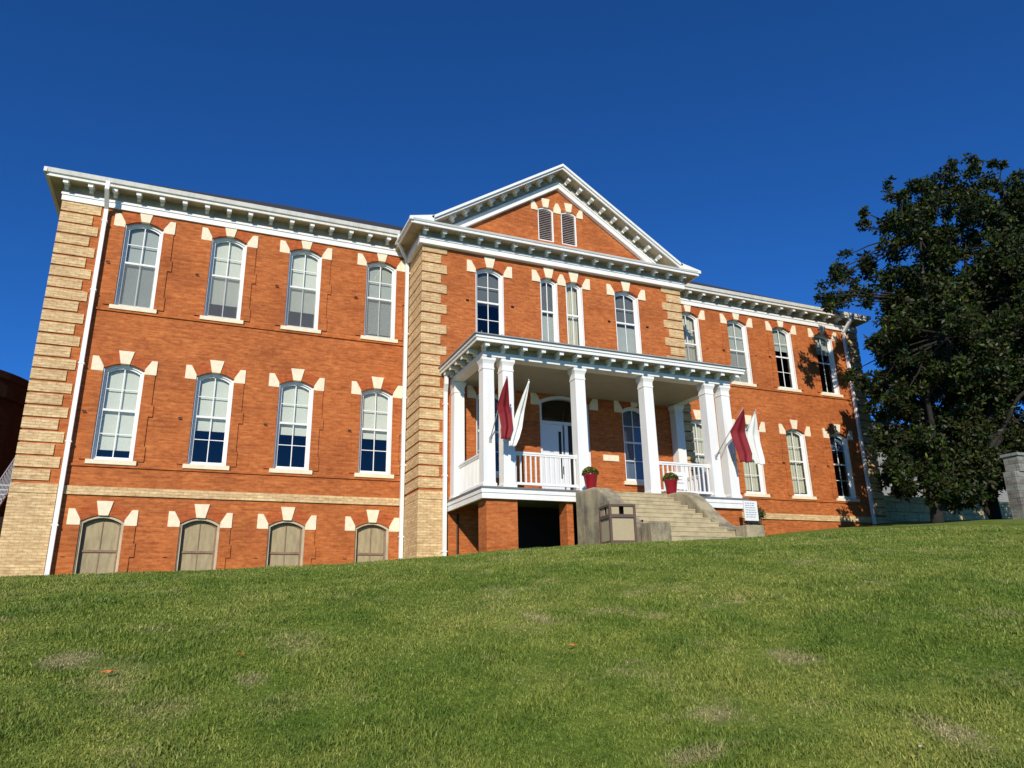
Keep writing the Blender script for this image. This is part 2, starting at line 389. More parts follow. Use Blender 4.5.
# arches of upright bricks over each opening are shown as a slightly proud ring
def arch_ring(xc, z0, w, Hh, rise, y, kw=.30):
    g = MB(); n = 12; vs=[]
    for i in range(n+1):
        t = 1-2*i/n; x = xc+w*t; z = z0+Hh-rise*t*t
        k = 1.18; vs.append((x,z)); 
    up = [(xc+(w+.10)*(1-2*i/n), z0+Hh-rise*(1-2*i/n)**2+.33-.02*(1-2*i/n)**2) for i in range(n+1)]
    loop = vs+up[::-1]
    m = n+1
    V = [(x,y-.006,z) for x,z in vs]+[(x,y-.006,z) for x,z in up]
    g.add(V,[(i+1,i,m+i,m+i+1) for i in range(n)])
    g.add([(x,y-.006,z) for x,z in up]+[(x,y,z) for x,z in up],[(i+1,i,m+i,m+i+1) for i in range(n)])
    return g
def window(xc, z0, w, Hh, rise, y, style, blind=.5, bmat='blind', springers=(1,1), sill=True, screen=False, key=True, label=None, cafe=None):
    """one sash window as a part with sub-parts"""
    O = (xc,y,z0)
    fr = MB(); A = outline(w,Hh,rise,9,xc,z0); B = inset(w,Hh,rise,.065,xc,z0)
    white = M['white'] if style != 'boarded' else M['boardframe']
    yf_ = y+.10 if style != 'boarded' else y+.035
    ring(fr, A, B, yf_, y+.22)
    for sd in (-1,1):
        a_,b_ = sorted((xc+sd*(w-.002), xc+sd*(w-.028))); fr.box(a_,b_,y+.006,y+.10,z0+.003,z0+Hh-rise-.02)
    win = obj('window', fr, white, building, O)
    if label: win['label'] = label
    s = MB(); mid = z0+Hh*.52
    # upper sash stands in front of the lower one
    C_ = inset(w,Hh,rise,.064,xc,z0); D = inset(w,Hh,rise,.115,xc,z0)
    ring(s, C_, D, y+.15, y+.19)
    wi = w-.115
    s.box(xc-wi,xc+wi,y+.145,y+.195,mid-.03,mid+.03)
    top = arch_z(w,Hh,rise,0)-.115
    if style == 'two':
        s.box(xc-.012,xc+.012,y+.162,y+.186,mid+.03,z0+top+.004)
        s.box(xc-.012,xc+.012,y+.164,y+.188,z0+.112,mid-.03)
    else:
        s.box(xc-.013,xc+.013,y+.162,y+.186,mid+.03,z0+top+.004)
        zq = mid+(z0+top-mid)*.5
        if style != 'boarded':
            s.box(xc-wi,xc-.013,y+.164,y+.184,zq-.011,zq+.011); s.box(xc+.013,xc+wi,y+.164,y+.184,zq-.011,zq+.011)
        s.box(xc-.013,xc+.013,y+.17,y+.19,z0+.112,mid-.03)
        zq = (mid+z0+.1)*.5
        if style == 'four': s.box(xc-wi,xc-.013,y+.172,y+.188,zq-.011,zq+.011); s.box(xc+.013,xc+wi,y+.172,y+.188,zq-.011,zq+.011)
    obj('sash', s, white if style!='boarded' else M['boardrail'], win)
    if style == 'boarded':
        g = MB(); g.prism(D, y+.180, y+.186); obj('board', g, M['plywood'], win)
    else:
        g = MB(); g.add([(x,y+.179,z) for x,z in D],[tuple(range(len(D)))]); obj('glass', g, M['glass'], win)
    if blind > 0 and style != 'boarded':
        b = MB(); zb = z0+.1+(Hh-.2)*(1-blind); top_ = z0+Hh-.05
        nst = 10
        if bmat == 'curtain':
            vs=[];k=24
            for i in range(k+1):
                xx = xc-w+.07+(2*w-.14)*i/k; yy = y+.30+.02*math.sin(i*1.9)
                vs += [(xx,yy,zb),(xx,yy,top_)]
            b.add(vs,[(2*i,2*i+2,2*i+3,2*i+1) for i in range(k)])
        else:
            b.box(xc-w+.06,xc+w-.06,y+.262,y+.27,zb,top_)
            b.box(xc-w+.055,xc+w-.055,y+.255,y+.28,zb-.03,zb)
        obj('blind', b, M[bmat], win)
    if cafe:
        g = MB(); g.box(xc-w+.05,xc+w-.05,y+.285,y+.292,z0+.06,mid-.01); obj('half_curtain', g, M[cafe], win)
    if screen:
        g = MB(); g.box(xc-wi-.02,xc+wi+.02,y+.135,y+.138,z0+.07,mid-.02); obj('insect_screen', g, M['screen'], win)
    if sill:
        g = MB(); g.box(xc-w-.10,xc+w+.10,y-.075,y+.12,z0-.125,z0-.002); obj('sill', g, M['cream'], win, bevel=.008)
    cr = z0+Hh
    if key:
        g = MB(); g.prism([(xc-.115,cr-.012),(xc+.115,cr-.012),(xc+.20,cr+.37),(xc-.20,cr+.37)], y-.035, y+.08); obj('keystone', g, M['cream'], win, bevel=.006)
    zs = cr-rise
    for sd,on in zip((-1,1),springers):
        if not on: continue
        g = MB(); pl = [(.515,-.10),(.82,-.10),(.82,.32),(.67,.32),(.545,.10),(.515,.04)]
        off = w-.515
        pl = [(xc+sd*(a+off+.002), zs+b) for a,b in pl]
        if sd < 0: pl = pl[::-1]
        g.prism(pl, y-.035, y+.08); obj('springer_stone', g, M['cream'], win, bevel=.006)
    if key and style != 'none':
        obj('brick_arch', arch_ring(xc,z0,w,Hh,rise,y), M['arch'], win)
    if y == 0:
        zt = Hh-rise-.10; zz = [0,.42,1.28,1.62,zt]; ww = [.27,.23,.34,.28]
        if style == 'boarded': zz = [0,.45,.85,1.2,zt]; ww = [.25,.22,.33,.28]
        for sd in (-1,1):
            tm = MB()
            for k in range(4):
                a,b = sorted((xc+sd*w, xc+sd*(w+ww[k])))
                if b > XQ and xc < 8: continue
                tm.box(a,b,-.036,.0,z0+zz[k],z0+zz[k+1])
            obj('brick_margin', tm, M['brick'], win)
    return win

Wd, Hh_, RS = .515, 2.77, .17
Z1, Z2, ZB = 3.655, 8.145, .25
hl, hr = [], []
# left wing: basement, first, upper
b1 = [.90,.62,.60,.58]
for i,x in enumerate(BL):
    hl.append(outline(Wd,ZB*-1+2.18,RS,9,x,ZB)); window(x,ZB,Wd,2.18-ZB,RS,0,'boarded',sill=True)
    hl.append(outline(Wd,Hh_,RS,9,x,Z1)); window(x,Z1,Wd,Hh_,RS,0,'four',blind=b1[i],bmat='blind')
    hl.append(outline(Wd,Hh_,RS,9,x,Z2)); window(x,Z2,Wd,Hh_,RS,0,'three' if i else 'three',blind=(.97,.82,.78,.95)[i],bmat='blindgrey' if i in (0,3) else 'blind',screen=True)
for i,x in enumerate(BR):
    hr.append(outline(Wd,Hh_,RS,9,x,Z1)); window(x,Z1,Wd,Hh_,RS,0,'four',blind=(.97,.97,.97,.2)[i],bmat='curtain' if i!=3 else 'navy')
    hr.append(outline(Wd,Hh_,RS,9,x,Z2)); window(x,Z2,Wd,Hh_,RS,0,'four' if i==2 else 'three',blind=(.97,.97,.35,.3)[i],bmat=('curtain','blindgrey','blindgrey','blindgrey')[i],screen=i in (0,1))
hp = []
ZP = 7.98
hp.append(outline(.5,2.53,.17,9,PA,ZP)); window(PA,ZP,.5,2.53,.17,P,'four',blind=.5,bmat='dimblind',cafe=None)
hp.append(outline(.5,2.53,.17,9,PD,ZP)); window(PD,ZP,.5,2.53,.17,P,'three',blind=.5,bmat='dimblind',cafe='blindgrey')
hp.append(outline(.33,2.53,.12,9,11.26,ZP)); window(11.26,ZP,.33,2.53,.12,P,'two',blind=.5,bmat='dimblind',springers=(1,0),cafe='blindgrey')
hp.append(outline(.33,2.53,.12,9,12.24,ZP)); window(12.24,ZP,.33,2.53,.12,P,'two',blind=.97,bmat='curtain',springers=(0,1))
hp.append(outline(.5,2.62,.17,9,PA,3.56)); window(PA,3.56,.5,2.62,.17,P,'four',blind=.6,bmat='navy')
hp.append(outline(.5,2.62,.17,9,PD,3.56)); window(PD,3.56,.5,2.62,.17,P,'four',blind=.97,bmat='navy')
# shared springer between the narrow pair, and its basin-shaped stone
def trap(name, xc, z, parent, wb, wt, h, y):
    g = MB(); g.prism([(xc-wb,z),(xc+wb,z),(xc+wb,z+h*.45),(xc+wt,z+h),(xc-wt,z+h),(xc-wb,z+h*.45)], y-.035, y+.08); return obj(name, g, M['cream'], parent, bevel=.006)
trap('springer_stone', 11.75, ZP+2.53-.22, building, .155,.05,.42, P)
# louvred vents in the gable
for k,xc in enumerate((11.24,12.16)):
    hp.append(outline(.31,1.34,.09,9,xc,11.93))
    g = MB(); ring(g, outline(.31,1.34,.09,9,xc,11.93), inset(.31,1.34,.09,.05,xc,11.93), P+.03, P+.2)
    v = obj('louvred_vent', g, M['white'], building, (xc,P,11.93))
    g = MB()
    for j in range(17):
        z = 12.0+j*.072
        if z > 13.17: break
        g.add([(xc-.26,P+.05,z),(xc+.26,P+.05,z),(xc+.26,P+.13,z+.055),(xc-.26,P+.13,z+.055),(xc-.26,P+.06,z-.012),(xc+.26,P+.06,z-.012),(xc+.26,P+.14,z+.043),(xc-.26,P+.14,z+.043)],
              [(0,1,2,3),(7,6,5,4),(4,5,1,0),(3,2,6,7)])
    obj('louvre_slats', g, M['slat'], v)
    g = MB(); g.box(xc-.28,xc+.28,P+.21,P+.22,11.96,13.1); obj('vent_back', g, M['iron'], v)
    g = MB(); cr = 13.27; g.prism([(xc-.10,cr-.01),(xc+.10,cr-.01),(xc+.16,cr+.33),(xc-.16,cr+.33)], P-.035, P+.08); obj('keystone', g, M['cream'], v)
trap('springer_stone', 11.70, 13.10, building, .145,.05,.40, P)
for sd,xx in ((-1,11.24-.31),(1,12.16+.31)):
    g = MB(); pl = [(.002,-.02),(.26,-.02),(.26,.32),(.14,.32),(.02,.12)]
    pl = [(xx+sd*a,13.10+b) for a,b in pl]; pl = pl if sd>0 else pl[::-1]
    g.prism(pl, P-.035, P+.08); obj('springer_stone', g, M['cream'], building)
# door opening
DX, DW = 11.68, .92
door_o = outline(DW,3.62,.22,9,DX,2.68); hp.append(door_o)

wall_sheet('wall', [(XE,-2.2),(XQ,-2.2),(XQ,11.5),(XE,11.5)], hl, 0)
wall_sheet('wall', [(XR,-2.2),(XF,-2.2),(XF,11.5),(XR,11.5)], hr, 0)
CX = (XQ+XR)/2
APX = 11.70
wall_sheet('wall', [(XQ,-2.2),(XR,-2.2),(XR,11.5),(15.35,11.88),(APX,14.28),(8.15,11.88),(XQ,11.5)], hp, P)
w = MB()
w.box(XQ,XQ+.3,P+.32,0,-2.2,11.5); w.box(XR-.3,XR,P+.32,0,-2.2,11.5)
w.box(XE,XE+.3,.32,13,-2.2,11.5); w.box(XF-.3,XF,.32,13,-2.2,11.5); w.box(XE,XF,13,13.3,-2.2,11.5)
obj('wall', w, M['brick'], building)['label'] = 'plain side and rear brick walls'
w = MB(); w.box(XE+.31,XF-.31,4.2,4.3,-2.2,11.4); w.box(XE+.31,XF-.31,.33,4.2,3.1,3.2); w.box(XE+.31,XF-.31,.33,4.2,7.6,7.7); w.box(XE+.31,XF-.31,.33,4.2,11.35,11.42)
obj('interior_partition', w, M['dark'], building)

# thin projecting courses under the sills, and the buff band
for a,b in ((-2.55,XQ),(XR,26.6)):
    for z in (7.955,3.465): c = MB(); c.box(a,b,-.04,0,z,z+.065); obj('sill_course', c, M['brick'], building)
    c = MB(); c.box(a+.03,b+.02 if b>20 else b,-.045,0,2.70,2.93); obj('buff_brick_band', c, M['buff'], building)
# quoins
def quoin(xa, sd, y, side=None, z_lo=2.98, ztop=11.16, wl=.98, ws=.80, basew=1.03, n=None):
    qd = MB(); per = .3475; n = int((ztop-z_lo)/per+.5); per = (ztop-z_lo)/n
    for k in range(n):
        zt = ztop-k*per; zb = zt-per+.055
        ww = wl if k%2==0 else ws
        a,b = sorted((xa, xa+sd*ww))
        qd.box(a-(.035 if sd>0 else 0), b+(.035 if sd<0 else 0), y-.035, (side if side is not None else y+.35), zb, zt)
    a,b = sorted((xa, xa+sd*basew)); a -= .035 if sd>0 else 0; b += .035 if sd<0 else 0
    qd.box(a,b,y-.05,(side if side is not None else y+.35),2.70,2.95)
    qd.box(a,b,y-.035,(side if side is not None else y+.35),-2.2,2.69)
    obj('quoin', qd, M['buff'], building)
quoin(XE, 1, 0); quoin(XF, -1, 0, wl=.85, ws=.7, basew=.85)
quoin(XQ, 1, P, side=-.002, wl=.80, ws=.60, basew=.80, ztop=11.0); quoin(XR, -1, P, side=-.002, wl=.80, ws=.60, basew=.80, ztop=11.0)
# little iron shutter hooks
def hook(x,y,z): hk = MB(); hk.box(x,x+.09,y-.05,y,z,z+.035); obj('shutter_hook', hk, M['iron'], building)
for x in BL+BR:
    for z0 in (Z1,Z2): hook(x-.87,0,z0+1.30)
for x in (PA,PD): hook(x+.75,P,9.2); hook(x-.84,P,9.2)
# plaque
g = MB(); g.box(13.03,13.62,P-.03,P,4.20,4.40); obj('plaque', g, M['cream'], building)

# ---- cornices
def bracket_at(x, y, z, parent, ang=0, tilt=0, short=0.):
    k = -.33+short
    g = MB(); g.box(-.055,.055,k,0,-.10,-.035); g.box(-.08,.08,k-.03,0,-.035,-.002); g.box(-.065,.065,k-.02,k,-.125,-.035); g.box(-.05,.05,-.12,0,-.17,-.10)
    mt = Matrix.Translation((x,y,z)) @ Matrix.Rotation(ang,4,'Z') @ Matrix.Rotation(tilt,4,'Y')
    m2 = MB(); m2.add([tuple(mt@Vector(v)) for v in g.v], g.f)
    return obj('bracket', m2, M['white'], parent, (x,y,z))
def cornice(x0, x1, y, zb, ends, gut, zt, oh, fp=.06):
    """frieze, soffit and gutter along x; ends = (left return?, right return?)"""
    g = MB()
    el, er = ends
    a = x0-(fp if el else 0); b = x1+(fp if er else 0)
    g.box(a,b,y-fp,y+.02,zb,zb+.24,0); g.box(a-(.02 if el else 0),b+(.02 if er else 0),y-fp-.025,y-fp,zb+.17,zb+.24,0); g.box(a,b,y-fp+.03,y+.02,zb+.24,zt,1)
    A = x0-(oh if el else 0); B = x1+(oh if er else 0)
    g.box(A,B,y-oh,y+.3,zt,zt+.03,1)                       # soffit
    g.box(A-(.02 if el else 0),B+(.02 if er else 0),y-oh-.02,y-oh+.03,zt-.02,zt+.06,2)           # fascia
    prof = [(y-oh-.02,zt+.06),(y-oh-.07,zt+.08),(y-oh-.11,zt+.20),(y-oh-.085,zt+.205),(y-oh+.03,zt+.15),(y-oh+.03,zt+.06)] if gut else [(y-oh-.02,zt+.06),(y-oh-.05,zt+.07),(y-oh-.08,zt+.12),(y-oh+.03,zt+.125),(y-oh+.03,zt+.06)]
    g.prismx(prof[::-1], A-(.02 if el else 0), B+(.02 if er else 0), 2)
    return g
# wings
ZW, OW = 11.70, .42
gl = cornice(XE,XQ-.5,0,11.19,(1,0),True,ZW,OW)
gl.box(XE-.06,XE+.02,.02,13.3,11.19,11.43,0); gl.box(XE-.03,XE+.02,.02,13.3,11.43,ZW,1); gl.box(XE-OW,XE,.3,13.9,ZW,ZW+.03,1)
gl.box(XE-OW-.10,XE-OW-.021,-OW-.10,13.9,ZW+.06,ZW+.20,2); gl.box(XE-OW-.02,XE-OW+.03,-OW+.031,13.9,ZW-.02,ZW+.15,2)
gl.box(XQ-.5,XQ,-.06,.02,11.19,11.43,0)
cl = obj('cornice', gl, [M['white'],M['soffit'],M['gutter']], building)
for i in range(16): bracket_at(XE+.03+i*.632, -.03, ZW, cl)
gr_ = cornice(XR+.5,XF,0,11.19,(0,1),True,ZW,OW)
gr_.box(XF-.02,XF+.06,.02,13.3,11.19,11.43,0); gr_.box(XF,XF+OW,.3,13.9,ZW,ZW+.03,1)
gr_.box(XF+OW+.021,XF+OW+.10,-OW-.10,13.9,ZW+.06,ZW+.20,2); gr_.box(XF+OW-.03,XF+OW+.02,-OW+.031,13.9,ZW-.02,ZW+.15,2)
gr_.box(XR,XR+.5,-.06,.02,11.19,11.43,0)
cr_ = obj('cornice', gr_, [M['white'],M['soffit'],M['gutter']], building)
for i in range(15): bracket_at(XR+.85+i*.675, -.03, ZW, cr_)
# pavilion
ZPB = 10.92; OH = .55; ZPT = 11.37; FP = .17
gp = cornice(XQ,XR,P,ZPB,(1,1),False,ZPT,OH,FP)
for s_,xa in ((-1,XQ),(1,XR)):
    a,b = sorted((xa,xa+s_*FP)); gp.box(a,b,P+.02,.0,ZPB,ZPB+.24,0)
    a,b = sorted((xa,xa+s_*(FP-.03))); gp.box(a,b,P+.02,.0,ZPB+.24,ZPT,1)
    a,b = sorted((xa,xa+s_*OH)); gp.box(a,b,P+.3,-.05,ZPT,ZPT+.03,1)
    a,b = sorted((xa+s_*(OH-.03),xa+s_*(OH+.02))); gp.box(a,b,P-OH+.031,-.35,ZPT-.02,ZPT+.06,2)
    a,b = sorted((xa+s_*(OH-.03),xa+s_*(OH+.08))); gp.box(a,b,P-OH-.08,-.35,ZPT+.061,ZPT+.125,2)
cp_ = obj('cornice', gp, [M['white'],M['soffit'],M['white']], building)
for i in range(17): bracket_at(XQ-.02+i*((XR-XQ+.04)/16), P-FP+.03, ZPT, cp_, short=.06)
# raking cornices
SL = math.atan((14.79-11.72)/(APX-6.94))
for sd in (-1,1):
    g = MB(); xf = 6.94 if sd<0 else 2*APX-6.94
    L = math.hypot(APX-6.94, 14.79-11.72)
    ux,uz = -sd*math.cos(SL), math.sin(SL)       # along the slope, upward
    nx_,nz_ = sd*math.sin(SL), math.cos(SL)      # outward normal
    x0,z0 = xf, 11.72
    def bar(s0,s1,n0,n1,y0,y1,m,miter=True):
        # mitred at the ridge on x = APX
        pts=[]
        for s_,n_ in ((s0,n0),(s1,n0),(s1,n1),(s0,n1)):
            if miter and s_ == s1:
                s_ = (APX-x0-nx_*n_)/ux
            pts.append((x0+ux*s_+nx_*n_, z0+uz*s_+nz_*n_))
        if sd > 0: pts = pts[::-1]
        g.prism(pts,y0,y1,m)
    bar(-.1,L,-.08,.0,P-OH-.08,P-OH+.03,0)     # crown fascia
    bar(-.1,L,-.15,-.08,P-OH-.02,P-OH+.03,0)
    bar(0,L,-.13,-.10,P-OH+.03,P+.3,1)         # soffit
    bar(-.25,L,-.40,-.13,P-.10,P+.05,1)
    bar(.45,L,-.60,-.40,P-.15,P+.05,0)         # raking frieze
    bar(.62,L,-.44,-.39,P-.18,P-.15,0)
    # kicked flat foot
    xa = XQ-OH-.08 if sd<0 else XR+OH+.08
    zf = ZPT+.125
    pts = [(xa,zf),(xf,zf+.0),(xf,11.722),(xa,zf+.045)] if sd<0 else [(xf,zf+.0),(xa,zf),(xa,zf+.045),(xf,11.722)]
    g.prism(pts,P-OH-.08,P-OH+.03,0)
    rc = obj('raking_cornice', g, [M['white'],M['soffit']], building)
    for i in range(9):
        s_ = .75+i*(L-.95)/8.6
        bracket_at(x0+ux*s_-nx_*.13, P-.08, z0+uz*s_-nz_*.13, rc, 0, SL*sd, .0)
# tympanum base cap and roof
g = MB(); g.box(XQ-OH,XR+OH,P-OH+.031,P-.001,ZPT+.10,ZPT+.122); g.box(7.6,2*APX-7.6,P-.10,P-.002,ZPT+.123,ZPT+.42)
obj('pediment_ledge', g, M['white'], building)
rf = MB(); zr = 11.88; T = .60
e = -OW-.1; bk = 13.3+OH; xl = XE-OW-.06; xr = XF+OW+.06; my = (e+bk)/2; hr_ = (my-e)*T
rf.add([(xl,e+.06,zr),(xr,e+.06,zr),(xr,bk,zr),(xl,bk,zr),(xl+(my-e),my,zr+hr_),(xr-(my-e),my,zr+hr_)],[(0,1,5,4),(1,2,5),(2,3,4,5),(3,0,4),(3,2,1,0)])
yb = 4.5
rf.add([(6.94,P-OH-.05,11.725),(APX,P-OH-.05,14.80),(2*APX-6.94,P-OH-.05,11.725),(6.94,yb,11.725),(APX,yb,14.80),(2*APX-6.94,yb,11.725)],[(0,1,4,3),(1,2,5,4)])
obj('roof', rf, M['roof'], building)

# ---- downspouts
def spout(pts, brk=True):
    g = MB()
    for a,b in zip(pts[:-1],pts[1:]):
        a=Vector(a);b=Vector(b);d=(b-a).normalized(); ex=Vector((1,0,0)); ey=d.cross(ex).normalized()
        r=.055; a=a-d*.01; b=b+d*.01
        vs=[a+ex*sx*r+ey*sy*r for sx,sy in ((-1,-1),(1,-1),(1,1),(-1,1))]+[b+ex*sx*r+ey*sy*r for sx,sy in ((-1,-1),(1,-1),(1,1),(-1,1))]
        g.add(vs,[(0,1,2,3),(7,6,5,4),(0,4,5,1),(1,5,6,2),(2,6,7,3),(3,7,4,0)])
    x,y,_=pts[-1]
    z=float(pts[-2][2])-.4
    if brk:
        while z>pts[-1][2]+.5:
            g.box(x-.075,x+.075,y-.062,y+.09,z-.02,z+.02); z-=2.2
    return obj('downspout', g, M['white'], building)
spout([(-2.46,-.58,11.72),(-2.46,-.58,11.48),(-2.46,-.12,11.08),(-2.46,-.12,-.6)])
spout([(6.22,-.56,11.70),(6.22,-.56,11.40),(6.64,-.13,10.95),(6.66,-.13,-.6)])
spout([(26.62,-.58,11.72),(26.62,-.58,11.48),(26.62,-.12,11.08),(26.62,-.12,.5)])
spout([(7.50,P-.25,6.5),(7.50,P-.25,6.2),(7.52,P-.12,6.0),(7.52,P-.12,-.6)])

# ---- door
g = MB(); ring(g, door_o, inset(DW,3.62,.22,.10,DX,2.68), P+.06, P+.24)
g.box(DX-DW+.1,DX+DW-.1,P+.09,P+.2,5.32,5.42)
dr = obj('entrance_door', g, M['doorwhite'], building, (DX,P,2.68))
g = MB(); g.box(DX-.82,DX-.04,P+.14,P+.18,2.72,5.32); obj('door_leaf', g, M['doorwhite'], dr)
g = MB(); g.box(DX-.20,DX-.10,P+.135,P+.142,3.55,5.1); obj('door_glazing', g, M['iron'], dr)
g = MB(); g.box(DX+.04,DX+.82,P+.14,P+.18,2.72,5.32,0); obj('door_leaf', g, M['iron'], dr)['label']='dark glazed door leaf'
g = MB(); g.box(DX+.02,DX+.14,P+.12,P+.2,2.72,5.32); obj('door_stile', g, M['doorwhite'], dr)
g = MB(); g.box(DX-.08,DX-.04,P+.08,P+.14,3.7,3.95); obj('handle', g, M['iron'], dr)
g = MB(); D = inset(DW,3.62,.22,.10,DX,2.68); top=[(x,z) for x,z in D if z>5.5]
g.add([(x,P+.15,z) for x,z in [(DX-.82,5.42),(DX+.82,5.42)]+top],[tuple(range(2+len(top)))]); g.box(DX-.02,DX+.02,P+.12,P+.16,5.42,6.2)
obj('transom_window', g, [M['glass']], dr)
for sd in (-1,1):
    g = MB(); pl=[(DX+sd*(DW+.003+a),6.02+b) for a,b in ((0,-.12),(.32,-.12),(.32,.27),(.13,.27),(.0,.06))]
    g.prism(pl if sd>0 else pl[::-1],P-.035,P+.05); obj('springer_stone', g, M['cream'], dr)

# ---- porch (fixed to the building)
CY = -4.25                        # column axis
cols = [7.89,8.47,10.75,13.09,15.36,15.98]
FZ = 2.66
g = MB(); g.box(7.58,16.30,-4.59,P,FZ-.05,FZ,1); g.box(7.62,16.26,-4.55,-4.47,FZ-.31,FZ-.052,0); g.box(7.62,7.70,-4.47,P,FZ-.31,FZ-.052,0); g.box(16.18,16.26,-4.47,P,FZ-.31,FZ-.052,0)
g.box(7.60,16.28,-4.57,-4.55,FZ-.16,FZ-.052,0); g.box(7.60,7.62,-4.55,P,FZ-.16,FZ-.052,0); g.box(7.7,16.18,-4.47,P,FZ-.12,FZ-.06,1)
porch = obj('porch', g, [M['white'],M['deckedge']], building, (11.9,-3.2,FZ))
colprof = [(.20,FZ),(.20,FZ+.10),(.175,FZ+.13),(.170,FZ+.16),(.160,5.93),(.175,5.94),(.175,5.98),(.162,5.99),(.164,6.10),(.185,6.16),(.205,6.20),(.205,6.28)]
for x in cols: g = MB(); g.sq(x,CY,colprof); obj('column', g, M['white'], porch, (x,CY,FZ))
for x in (7.90,15.98): g = MB(); g.sq(x,P-.17,colprof); obj('column', g, M['white'], porch, (x,P-.17,FZ))
ZE = 6.285; x0,x1 = 7.70,16.18
g = MB()
g.box(x0,x1,CY-.22,CY+.15,ZE,ZE+.14,0); g.box(x0,x0+.32,CY+.15,P,ZE,ZE+.14,0); g.box(x1-.32,x1,CY+.15,P,ZE,ZE+.14,0)
g.box(x0+.02,x1-.02,CY-.20,CY+.1,ZE+.14,ZE+.31,1); g.box(x0+.02,x0+.3,CY+.1,P,ZE+.14,ZE+.31,1); g.box(x1-.3,x1-.02,CY+.1,P,ZE+.14,ZE+.31,1)
xa,xb,yf = 7.40,16.44,-4.84
g.box(xa,xb,yf,P,ZE+.31,ZE+.335,1)
g.box(xa-.02,xb+.02,yf-.02,yf+.02,ZE+.285,ZE+.38,0); g.box(xa-.02,xa+.02,yf+.02,P,ZE+.285,ZE+.38,0); g.box(xb-.02,xb+.02,yf+.02,P,ZE+.285,ZE+.38,0)
g.box(xa-.05,xb+.05,yf-.05,yf+.02,ZE+.38,ZE+.46,0); g.box(xa-.06,xa+.02,yf+.02,P,ZE+.38,ZE+.46,0); g.box(xb-.02,xb+.06,yf+.02,P,ZE+.38,ZE+.46,0)
obj('porch_cornice', g, [M['white'],M['soffit']], porch)
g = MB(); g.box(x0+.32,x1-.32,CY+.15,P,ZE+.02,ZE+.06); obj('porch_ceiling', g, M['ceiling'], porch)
g = MB(); g.add([(xa-.1,yf-.1,ZE+.462),(xb+.1,yf-.1,ZE+.462),(xb+.1,P,ZE+.462),(xa-.1,P,ZE+.462),(xa-.1,yf-.1,ZE+.49),(xb+.1,yf-.1,ZE+.49),(xb-.5,P,ZE+.95),(xa+.5,P,ZE+.95),(xa-.1,P,ZE+.49),(xb+.1,P,ZE+.49)],
   [(3,2,1,0),(0,1,5,4),(4,5,6,7),(4,7,8),(5,9,6),(0,4,8,3),(1,2,9,5)])
for k in range(16):
    x = xa+.1+k*.6; g.tube([(x,yf-.08,ZE+.49),(x,yf-.08,ZE+.54)],.012,5)
obj('porch_roof', g, M['roofmetal'], porch)
nb = 16
for i in range(nb): bracket_at(7.72+i*.567, CY-.20, ZE+.308, porch)
for i in range(5):
    bracket_at(x0+.02, CY+.25+i*.52, ZE+.308, porch, -math.pi/2, 0, .05); bracket_at(x1-.02, CY+.25+i*.52, ZE+.308, porch, math.pi/2, 0, .05)
def railing(p0, p1, sp=.17, w=.02):
    g = MB(); p0=Vector(p0);p1=Vector(p1);d=p1-p0;L=d.length;d.normalize();n=max(2,int(round(L/sp)))
    alongx = abs(d.x)>.5
    def bx(s0,s1,h,z0,z1):
        a=p0+d*s0;b=p0+d*s1
        if alongx: g.box(a.x,b.x,a.y-h,a.y+h,z0,z1)
        else: g.box(a.x-h,a.x+h,min(a.y,b.y),max(a.y,b.y),z0,z1)
    bx(0,L,.045,FZ+.99,FZ+1.04); bx(0,L,.03,FZ+.94,FZ+.99); bx(0,L,.03,FZ+.13,FZ+.20)
    for i in range(n+1):
        s_=(i+.5)*L/(n+1); bx(s_-w,s_+w,w,FZ+.20,FZ+.94)
    return obj('railing', g, M['white'], porch)
railing((8.64,CY,0),(10.60,CY,0)); railing((13.26,CY,0),(15.19,CY,0)); railing((7.90,P-.34,0),(7.90,CY+.17,0),.12); railing((15.98,P-.34,0),(15.98,CY+.17,0),.12)
for a in ((7.78,8.66,-3.85),(10.12,10.312,-4.0),(13.47,13.9,-3.85),(15.15,16.1,-3.85)): g = MB(); g.box(a[0],a[1],-4.45,a[2],-1,FZ-.31); obj('brick_pier', g, M['brick'], porch)
g = MB(); g.box(8.72,16.0,P-.25,P-.05,-1,FZ-.16); obj('under_porch_shade_panel', g, M['iron'], porch)  # added near-black panel, paints the shade below the deck
g = MB(); g.tube([(7.95,P-.05,-.4),(7.95,P-.05,2.3)],.03,6); obj('dark_upright', g, M['iron'], porch)  # thin dark vertical tube close to the pavilion wall

# ------------------------------------------------------------------ concrete steps
steps = thing('concrete_steps', (11.85,-6.4,1.0), 'broad weathered concrete steps with curved side walls leading up to the white porch', 'steps')
SX0,SX1 = 10.76,13.0
g = MB(); zb = .99; n = 11; rise = (FZ-.06-zb)/n; tr = .30; y = -4.76-tr*n
prof = []
yy = -4.76-tr*n; z = zb
pts = [(-4.60,-.5),(yy,-.5)]
for k in range(n):
    z_ = zb+rise*(k+1); y_ = yy+tr*k
    pts += [(y_,z_-.035),(y_-.012,z_-.03),(y_-.012,z_)] ; pts.append((y_+tr-.0,z_))
pts[-1] = (-4.60,FZ-.06)
pts2=[]
for p_ in pts:
    if not pts2 or p_!=pts2[-1]: pts2.append(p_)
nn=len(pts2)
vs=[(SX0,a,b) for a,b in pts2]+[(SX1,a,b) for a,b in pts2]
g.add(vs,[(i,nn+i,nn+(i+1)%nn,(i+1)%nn) for i in range(nn)])
obj('stair_flight', g, M['tread'], steps)
